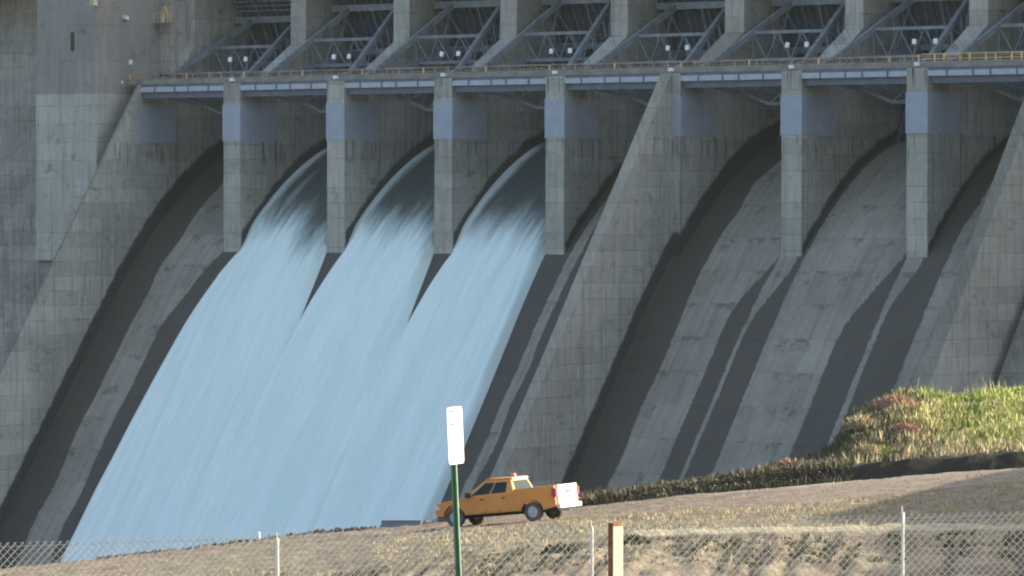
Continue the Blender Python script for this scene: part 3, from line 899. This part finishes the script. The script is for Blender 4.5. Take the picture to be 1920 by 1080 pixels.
# low dark barrier left of the truck
r = (757 - 960) / FPX * 197
e = empty('low_barrier', cf(r, 197, gz(r, 197)), TH)
tag(e, 'low dark barrier block at the edge of the road left of the truck', 'barrier')
m = MB(); m.prism([(-.3, -.15), (-.3, .05), (-.15, .34), (.15, .34), (.3, .05), (.3, -.15)], -.95, .75, 'x'); m.build('block', M['girder'], e, .02)
m = MB(); m.box(-.95, .75, -.17, .17, .345, .38); m.build('cap', M['steel'], e)
def stake(px, d, h, lab, g=None):
    r = (px - 960) / FPX * d
    e = empty('marker_stake', cf(r, d, gz(r, d) - .05)); tag(e, lab, 'stake', g)
    m = MB(); m.box(-.045, .045, -.02, .02, 0, h); m.build('shaft', M['white'], e)
    m = MB(); m.prism([(-.05, 0), (.05, 0), (0, .06)], -.025, .025, 'y'); o = m.build('cap', M['white'], e); o.location = (0, 0, h)
stake(485, 197, .38, 'tiny white marker stake on the far edge of the road, left of the fence post')
# ---------------------------------------------------------------- pickup truck
M['orange'] = paint('orange truck paint', (.66, .265, .06), .35, .08, 1.5, spec=.5, dirt=(.50, .23, .075))
M['cream'] = paint('white tailgate paint', (.40, .40, .29), .4, .04, 2.0)
M['glass'] = paint('tinted window', (.03, .045, .05), .5, .1, 2.0, spec=.06)
M['tail'] = paint('red lamp lens', (.36, .05, .09), .35, .1, 3.0)
M['lens'] = paint('clear lamp lens', (.7, .7, .68), .2, .05, 3.0)
M['amber'] = paint('amber beacon', (.75, .25, .08), .3, .1, 3.0)
M['rim'] = paint('silver wheel', (.45, .46, .46), .4, .1, 4.0)
M['tyre'] = paint('dusty tyre', (.10, .095, .085), .85, .2, 4.0)
M['chrome'] = paint('bright bumper', (.72, .70, .66), .3, .05, 4.0)
M['trim'] = paint('black trim', (.03, .03, .03), .6, .1, 4.0)
def truck():
    PH = R(28)
    f2 = (-math.cos(PH), math.sin(PH))              # forward in camera frame (right, distance)
    dm = 183.5; px = 950
    r0 = (px - 960) / FPX * dm
    zf = gz(r0 + f2[0] * 1.75, dm + f2[1] * 1.75); zr = gz(r0 - f2[0] * 1.75, dm - f2[1] * 1.75)
    zf = -(989.5 - HOR) / FPX * (dm + f2[1] * 1.75 - .9); zr = -(978.5 - HOR) / FPX * (dm - f2[1] * 1.75 - .9)
    F = RGT * f2[0] + FWD * f2[1]
    yaw = math.atan2(F.y, F.x)
    pitch = -math.atan2(zf - zr, 3.5)
    T = empty('pickup_truck', cf(r0, dm, (zf + zr) / 2), rot=(0, pitch, yaw))
    tag(T, 'orange pickup truck with pale tailgate parked on the sloping dirt road below the dam', 'truck')
    def arch(cx, r=.50, z0=.44, n=10):
        a0 = math.asin(min(1, (z0 - .38) / r))
        return [(cx + r * math.cos(math.pi - a0 - (math.pi - 2*a0) * i / n) * 1, .38 + r * math.sin(math.pi - a0 - (math.pi - 2*a0) * i / n)) for i in range(n + 1)]
    prof = [(-2.78, .52)] + arch(-1.72) + arch(1.78) + [(2.55, .46), (2.66, .6), (2.62, .88), (2.45, 1.0), (1.35, 1.13), (-.92, 1.23), (-.95, 1.33), (-2.76, 1.36)]
    m = MB()
    m.prism(prof, .86, .98, 'y'); m.prism(prof, -.98, -.86, 'y')
    o = m.build('body', M['orange'], T, .03)
    m = MB()
    m.prism([(1.25, .55), (2.5, .55), (2.5, .95), (1.25, 1.12)], -.862, .862, 'y')
    m.prism([(-.95, .5), (1.25, .5), (1.25, 1.12), (-.95, 1.18)], -.862, .862, 'y')
    m.build('hood', M['orange'], T, .04)
    m = MB(); m.box(-2.72, -.95, -.862, .862, .62, .70); m.build('bed_floor', M['trim'], T)
    m = MB(); m.box(-.99, -.93, -.862, .862, .7, 1.25); m.build('bed_front', M['orange'], T)
    # cab greenhouse
    B = [(-.93, 1.19), (1.38, 1.12)]; Rf = [(-.72, 1.73), (.42, 1.76)]
    yb, yt = .93, .70
    vs = [(B[0][0], -yb, B[0][1]), (B[1][0], -yb, B[1][1]), (B[1][0], yb, B[1][1]), (B[0][0], yb, B[0][1]),
          (Rf[0][0], -yt, Rf[0][1]), (Rf[1][0], -yt, Rf[1][1]), (Rf[1][0], yt, Rf[1][1]), (Rf[0][0], yt, Rf[0][1])]
    m = MB(); m.add(vs, [(0,3,2,1),(4,5,6,7),(0,1,5,4),(1,2,6,5),(2,3,7,6),(3,0,4,7)])
    m.build('cab', M['orange'], T, .05)
    m = MB(); m.prism([(-.74, 1.73), (-.70, 1.79), (.38, 1.815), (.46, 1.76)], -.66, .66, 'y'); m.build('roof', M['orange'], T, .02)
    V = [Vector(v) for v in vs]
    def pane(a, b, c, d, u0, u1, v0, v1, u0t=None, u1t=None):
        """quad on the face a-b (bottom) c-d (top), proud of it"""
        u0t = u0 if u0t is None else u0t; u1t = u1 if u1t is None else u1t
        bot = lambda u: V[a].lerp(V[b], u); top = lambda u: V[d].lerp(V[c], u)
        pts = [bot(u0).lerp(top(u0), v0), bot(u1).lerp(top(u1), v0), bot(u1t).lerp(top(u1t), v1), bot(u0t).lerp(top(u0t), v1)]
        n = (pts[1] - pts[0]).cross(pts[3] - pts[0]).normalized()
        m = MB(); m.add([p - n * .01 for p in pts] + [p + n * .012 for p in pts], [(0,3,2,1),(4,5,6,7),(0,1,5,4),(1,2,6,5),(2,3,7,6),(3,0,4,7)])
        m.build('window', M['glass'], T)
    # left side: face 3(rear)-2(front) / 7-6 ; u from rear to front
    pane(3, 2, 6, 7, .16, .46, .10, .82, .14, .50)
    pane(3, 2, 6, 7, .50, .86, .10, .82, .55, .86)
    pane(1, 0, 4, 5, .14, .50, .10, .82, .14, .45); pane(1, 0, 4, 5, .54, .84, .10, .82, .50, .86)
    pane(0, 3, 7, 4, .1, .9, .16, .86)
    pane(2, 1, 5, 6, .07, .93, .08, .9)
    m = MB(); m.box(-.99, -.9, -.9, .9, 1.2, 1.245); m.build('window_frame', M['chrome'], T)  # bright colour stands in for light on the window frame
    m = MB(); m.box(-.78, -.7, -.68, .66, 1.70, 1.78); m.build('roof_edge', M['chrome'], T, .02)  # pale strip added for sunlight on the rear roof edge
    # doors: shut lines and handles
    for s in (1, -1):
        for (xa, xb, hx) in ((.28, 1.30, .42), (-.70, .25, -.55)):
            m = MB(); m.prism([(xa, .50), (xb, .50), (xb + (.02 if xb > 1 else 0), 1.10), (xa, 1.13)], s * .975, s * .995, 'y')
            dr = m.build('door', M['orange'], T, .008)
            m = MB(); m.box(hx, hx + .14, min(s * .99, s * 1.02), max(s * .99, s * 1.02), .99, 1.04)
            m.build('handle', M['trim'], dr)
        m = MB(); m.box(1.0, 1.14, min(s*.95, s*1.2), max(s*.95, s*1.2), 1.12, 1.32); m.build('mirror', M['trim'], T, .02)
        m = MB(); m.box(2.45, 2.66, min(s*.68, s*.99), max(s*.68, s*.99), .72, .88); m.build('headlight', M['lens'], T, .02)
        m = MB(); m.box(-2.83, -2.62, min(s*.88, s*1.0), max(s*.88, s*1.0), .90, 1.24); m.build('taillight', M['tail'], T, .015)
        # arch lips
        for cx in (-1.72, 1.78):
            mm = MB(); pts = arch(cx, .505); pts2 = arch(cx, .56)
            for (p, q, p2, q2) in zip(pts[:-1], pts[1:], pts2[:-1], pts2[1:]):
                mm.add([(p[0], s*.97, p[1]), (q[0], s*.97, q[1]), (q2[0], s*.97, q2[1]), (p2[0], s*.97, p2[1]),
                        (p[0], s*1.01, p[1]), (q[0], s*1.01, q[1]), (q2[0], s*1.0, q2[1]), (p2[0], s*1.0, p2[1])],
                       [(0,3,2,1),(4,5,6,7),(0,1,5,4),(1,2,6,5),(2,3,7,6),(3,0,4,7)])
            mm.build('wheel_arch', M['orange'], T)
        m = MB(); m.prism([(-.98,.5),(-.80,.5),(-.80,1.19),(-.98,1.22)], s * .978, s * 1.0, 'y'); m.build('pillar', M['orange'], T, .008)
    m = MB(); m.box(-2.82, -2.75, -.84, .84, .62, 1.37); tg_ = m.build('tailgate', M['cream'], T, .02)
    m = MB(); m.box(-2.845, -2.82, -.14, .14, 1.05, 1.12); m.build('handle', M['trim'], tg_)
    m = MB(); m.box(-2.95, -2.78, -.92, .92, .44, .62); m.build('rear_bumper', M['chrome'], T, .03)
    m = MB(); m.box(2.58, 2.78, -.94, .94, .36, .60); m.build('front_bumper', M['chrome'], T, .04)
    m = MB(); m.box(2.5, 2.67, -.6, .6, .62, .88); m.build('grille', M['trim'], T, .02)
    m = MB(); m.box(-2.6, 2.4, -.5, .5, .32, .5); m.box(-2.75, -1.9, -.7, .7, .36, .46); m.build('chassis', M['trim'], T)
    for cx in (-1.72, 1.78):
        for s in (1, -1):
            wo = empty('wheel', (cx, s * .86, .38)); wo.parent = T
            m = MB()
            n = 28; ring = [(.22, -.11), (.35, -.12), (.385, -.08), (.385, .08), (.35, .12), (.22, .11)]
            vs = []; fs = []
            for i in range(n):
                t = math.tau * i / n
                for rr, yy in ring: vs.append((rr * math.cos(t), yy, rr * math.sin(t)))
            K = len(ring)
            for i in range(n):
                for j in range(K):
                    fs.append((i*K+j, i*K+(j+1)%K, ((i+1)%n)*K+(j+1)%K, ((i+1)%n)*K+j))
            m.add(vs, fs); m.build('tyre', M['tyre'], wo, smooth_=False)
            m = MB(); m.tube((0, s*.02, 0), (0, s*.07, 0), .235, 24)
            m.tube((0, s*.07, 0), (0, s*.115, 0), .235, 24, .215)
            m.tube((0, s*.1, 0), (0, s*.135, 0), .07, 12)
            for q in range(6):
                t = math.tau * q / 6
                m.beam((math.cos(t)*.05, s*.118, math.sin(t)*.05), (math.cos(t)*.2, s*.118, math.sin(t)*.2), .05, .02)
            m.build('rim', M['rim'], wo)
    m = MB(); m.tube((-.62, .25, 1.80), (-.62, .25, 1.95), .12, 14, .10); m.build('beacon', M['amber'], T)
    m = MB(); m.box(-.72, -.52, -.35, .15, 1.79, 1.83); m.build('light_bar', M['trim'], T)
    m = MB(); m.tube((-.80, .99, .8), (-.80, .99, 1.2), .03, 6); 
    return T
truck()
# ---------------------------------------------------------------- chain link fence
M['galv'] = paint('galvanised wire', (.44, .45, .41), .5, .1, 3, metal=.1)
M['postp'] = paint('pale fence post', (.62, .63, .60), .5, .08, 2, dirt=(.45, .43, .38))
FD = 44.0
def topz(r):
    x = 960 + FPX * r / FD
    y = lerp([-200, 0, 400, 1100, 1920, 2200], [1030, 1022, 1009, 985, 962, 955], x)
    return -(y - HOR) / FPX * FD
FN = empty('chain_link_fence', cf(0, FD, -5.2), TH)
tag(FN, 'galvanised chain link fence with thin pale posts crossing the bottom of the view', 'fence')
def fl(r, z, off=0.0): return (r, off, z + 5.2)
ra, rb = -6.2, 6.2
m = MB(); p_ = .0715
i = 0
H = 1.95
q = ra - H
while q < rb + H:
    for sgn in (1, -1):
        # straight wire following the sloping top: from the bottom to the top of the fabric
        pts = []
        r1 = q; z1 = topz(r1) - H
        r2 = q + sgn * H * .96
        if max(r1, r2) < ra or min(r1, r2) > rb: continue
        zt = topz(r2)
        m.tube(fl(r1, z1, .0025 * sgn), fl(r2, zt + .02, .0025 * sgn), .0031, 3)
    q += p_; i += 1
m.build('wire_mesh', M['galv'], FN)
m = MB()
rr0 = ra
while rr0 < rb:
    m.tube(fl(rr0, topz(rr0) - .02), fl(rr0 + 1, topz(rr0 + 1) - .02), .0025, 5); rr0 += 1
m.build('tension_wire', M['galv'], FN)
for px, py in ((-70, 1018), (520, 1004), (1110, 982), (1693, 955)):
    r = (px - 960) / FPX * FD; zt = -(py - HOR) / FPX * FD
    m = MB()
    m.tube(fl(r, -5.3, -.03), fl(r, zt - .03, -.03), .0165, 10)
    po = m.build('post', M['postp'], FN)
    m = MB(); m.tube(fl(r - .006, zt - .05, -.03), fl(r - .01, zt + .03, -.03), .007, 6)
    m.build('cap', M['galv'], po)
# ---------------------------------------------------------------- sign on a green post
M['green'] = paint('green post paint', (.10, .21, .12), .45, .12, 6)
M['sign'] = paint('white sign sheet', (.62, .61, .62), .4, .015, 3)
M['red'] = paint('red lettering', (.55, .06, .10), .5, .1, 8)
SD = 37.0
sx, sy = 858.5, 815
S_ = empty('parking_sign', cf((866 - 960) / FPX * SD, SD, -4.6), rot=(0, R(0), 0))
tag(S_, 'narrow white sign with faint red marks on a green steel post', 'sign')
# axes: local frame aligned with the camera frame then leaned a little to the left
def sl(r, d, z):
    p = RGT * r + FWD * d; return Vector((p.x, p.y, z))
lean = -.042
def P(a, b, z):   # a along the right axis, b along the view axis
    return sl(a + lean * (z - 1.0), b, z)
z870 = -(870 - HOR) / FPX * SD + 4.6; z763 = -(763 - HOR) / FPX * SD + 4.6
m = MB()
def ubar(profile, z0, z1):
    n = len(profile)
    vs = [P(a, b, z0) for a, b in profile] + [P(a, b, z1) for a, b in profile]
    fs = [tuple(range(n))[::-1], tuple(range(n, 2*n))] + [(i, (i+1) % n, n + (i+1) % n, n + i) for i in range(n)]
    m.add(vs, fs)
ang = R(-50)
def rot2(a, b): return (a * math.cos(ang) - b * math.sin(ang), a * math.sin(ang) + b * math.cos(ang))
prof = [(-.034, 0), (-.018, 0), (-.012, .024), (.012, .024), (.018, 0), (.034, 0), (.034, -.004), (.015, -.004), (.009, .019), (-.009, .019), (-.015, -.004), (-.034, -.004)]
ubar([rot2(a, b) for a, b in prof], 0, z763 - .03)
m.build('post', M['green'], S_)
# plate: seen nearly edge on
na = R(68)
tdir = (math.cos(na), math.sin(na))            # along the plate
nrm = (math.sin(na), -math.cos(na))            # towards sun and camera
w2, h2 = .155, (z763 - z870) / 2; zc = (z763 + z870) / 2
def plate_pts(off, w2=w2, h2=h2, rad=.03, n=5):
    pts = []
    for cx, cz, a0 in ((w2-rad, h2-rad, 0), (-w2+rad, h2-rad, 90), (-w2+rad, -h2+rad, 180), (w2-rad, -h2+rad, 270)):
        for i in range(n + 1):
            t = R(a0 + 90 * i / n)
            pts.append((cx + rad * math.cos(t), cz + rad * math.sin(t)))
    return pts
def on_plate(u, v, off):
    o2 = off + .03
    return P(u * tdir[0] + nrm[0] * o2 - .006, u * tdir[1] + nrm[1] * o2, zc + v)
pp = plate_pts(0)
n = len(pp)
m = MB(); vs = [on_plate(u, v, 0) for u, v in pp] + [on_plate(u, v, .003) for u, v in pp]
m.add(vs, [tuple(range(n))[::-1], tuple(range(n, 2*n))] + [(i, (i+1) % n, n + (i+1) % n, n + i) for i in range(n)])
m.build('plate', M['sign'], S_)
m = MB()
def mark(u0, u1, v0, v1):
    vs = [on_plate(u, v, o) for o in (.0025, .0045) for u, v in ((u0, v0), (u1, v0), (u1, v1), (u0, v1))]
    m.add(vs, [(0,3,2,1),(4,5,6,7),(0,1,5,4),(1,2,6,5),(2,3,7,6),(3,0,4,7)])
for vv, hh in ((h2 - .045, .024), (h2 - .15, .026)):
    for uu in (-.125, -.09, -.055):
        mark(uu, uu + .011, vv, vv + hh); mark(uu + .016, uu + .027, vv, vv + hh); mark(uu, uu + .027, vv + hh * .35, vv + hh * .65)
m.build('lettering', M['red'], S_)
# cream faced post next to the fence
r = (1154 - 960) / FPX * 43.0
E = empty('marker_post', cf(r, 43.0, -5.2), TH + R(30))
tag(E, 'thick cream faced post with rusty brown side standing at the fence', 'post')
ht = -(983 - HOR) / FPX * 43 + 5.2
M['rust'] = paint('rusty brown side', (.24, .095, .045), .9, .4, 9)
M['creamp'] = paint('cream painted board', (.54, .47, .33), .7, .06, 5, dirt=(.46, .43, .33))
m = MB(); m.box(-.05, .046, -.04, .05, 0, ht + .012); m.build('shaft', M['rust'], E, .004)
m = MB(); m.box(-.052, .052, -.052, -.0405, 0, ht - .02); m.box(.0465, .056, -.0405, .05, 0, ht - .02); m.build('face_board', M['creamp'], E)
# ---------------------------------------------------------------- haze
hz = MB(); hz.box(-420, 520, -620, 480, -66, 40)
hm = D.materials.new('haze air'); hm.use_nodes = True
hn = hm.node_tree.nodes; hn.remove(hn['Principled BSDF'])
pv = hn.new('ShaderNodeVolumePrincipled'); pv.inputs['Color'].default_value = (.90, 1, .97, 1)
pv.inputs['Density'].default_value = HAZE; pv.inputs['Anisotropy'].default_value = .2
hm.node_tree.links.new(pv.outputs[0], hn['Material Output'].inputs['Volume'])
tag(hz.build('haze', hm), kind='stuff')
# ---------------------------------------------------------------- light, sky, camera
SUN_EL = R(19); a_, b_ = .985, .17
sh = (RGT * a_ + FWD * b_).normalized()
sd = Vector((sh.x * math.cos(SUN_EL), sh.y * math.cos(SUN_EL), math.sin(SUN_EL)))
L = D.lights.new('sun', 'SUN'); L.energy = 4.4; L.angle = R(.5); L.color = (1, .93, .80)
lo = D.objects.new('sun', L); COL.objects.link(lo)
lo.rotation_euler = sd.to_track_quat('Z', 'Y').to_euler()
lo.location = (0, 0, 200)
w = D.worlds.new('World'); SC.world = w; w.use_nodes = True
nt = w.node_tree; sk = nt.nodes.new('ShaderNodeTexSky'); sk.sky_type = 'NISHITA'; sk.sun_disc = False
sk.sun_elevation = SUN_EL
sk.sun_rotation = math.atan2(sh.x, sh.y)
sk.air_density = 1.0; sk.dust_density = 4.0; sk.ozone_density = 1.0
nt.links.new(sk.outputs[0], nt.nodes['Background'].inputs[0])
nt.nodes['Background'].inputs[1].default_value = 0.15
cam = D.cameras.new('camera'); co = D.objects.new('camera', cam); COL.objects.link(co)
cam.sensor_width = 36; cam.lens = FPX / 1920 * 36
co.location = CAM
co.rotation_euler = (math.pi / 2 - math.atan(150 / FPX), 0, TH)
cam.clip_start = 1; cam.clip_end = 8000
SC.camera = co
SC.cycles.pixel_filter_type = 'BLACKMAN_HARRIS'; SC.cycles.filter_width = 2.1
SC.view_settings.view_transform = 'Standard'; SC.view_settings.look = 'None'
SC.view_settings.exposure = 1.43; SC.view_settings.gamma = 1
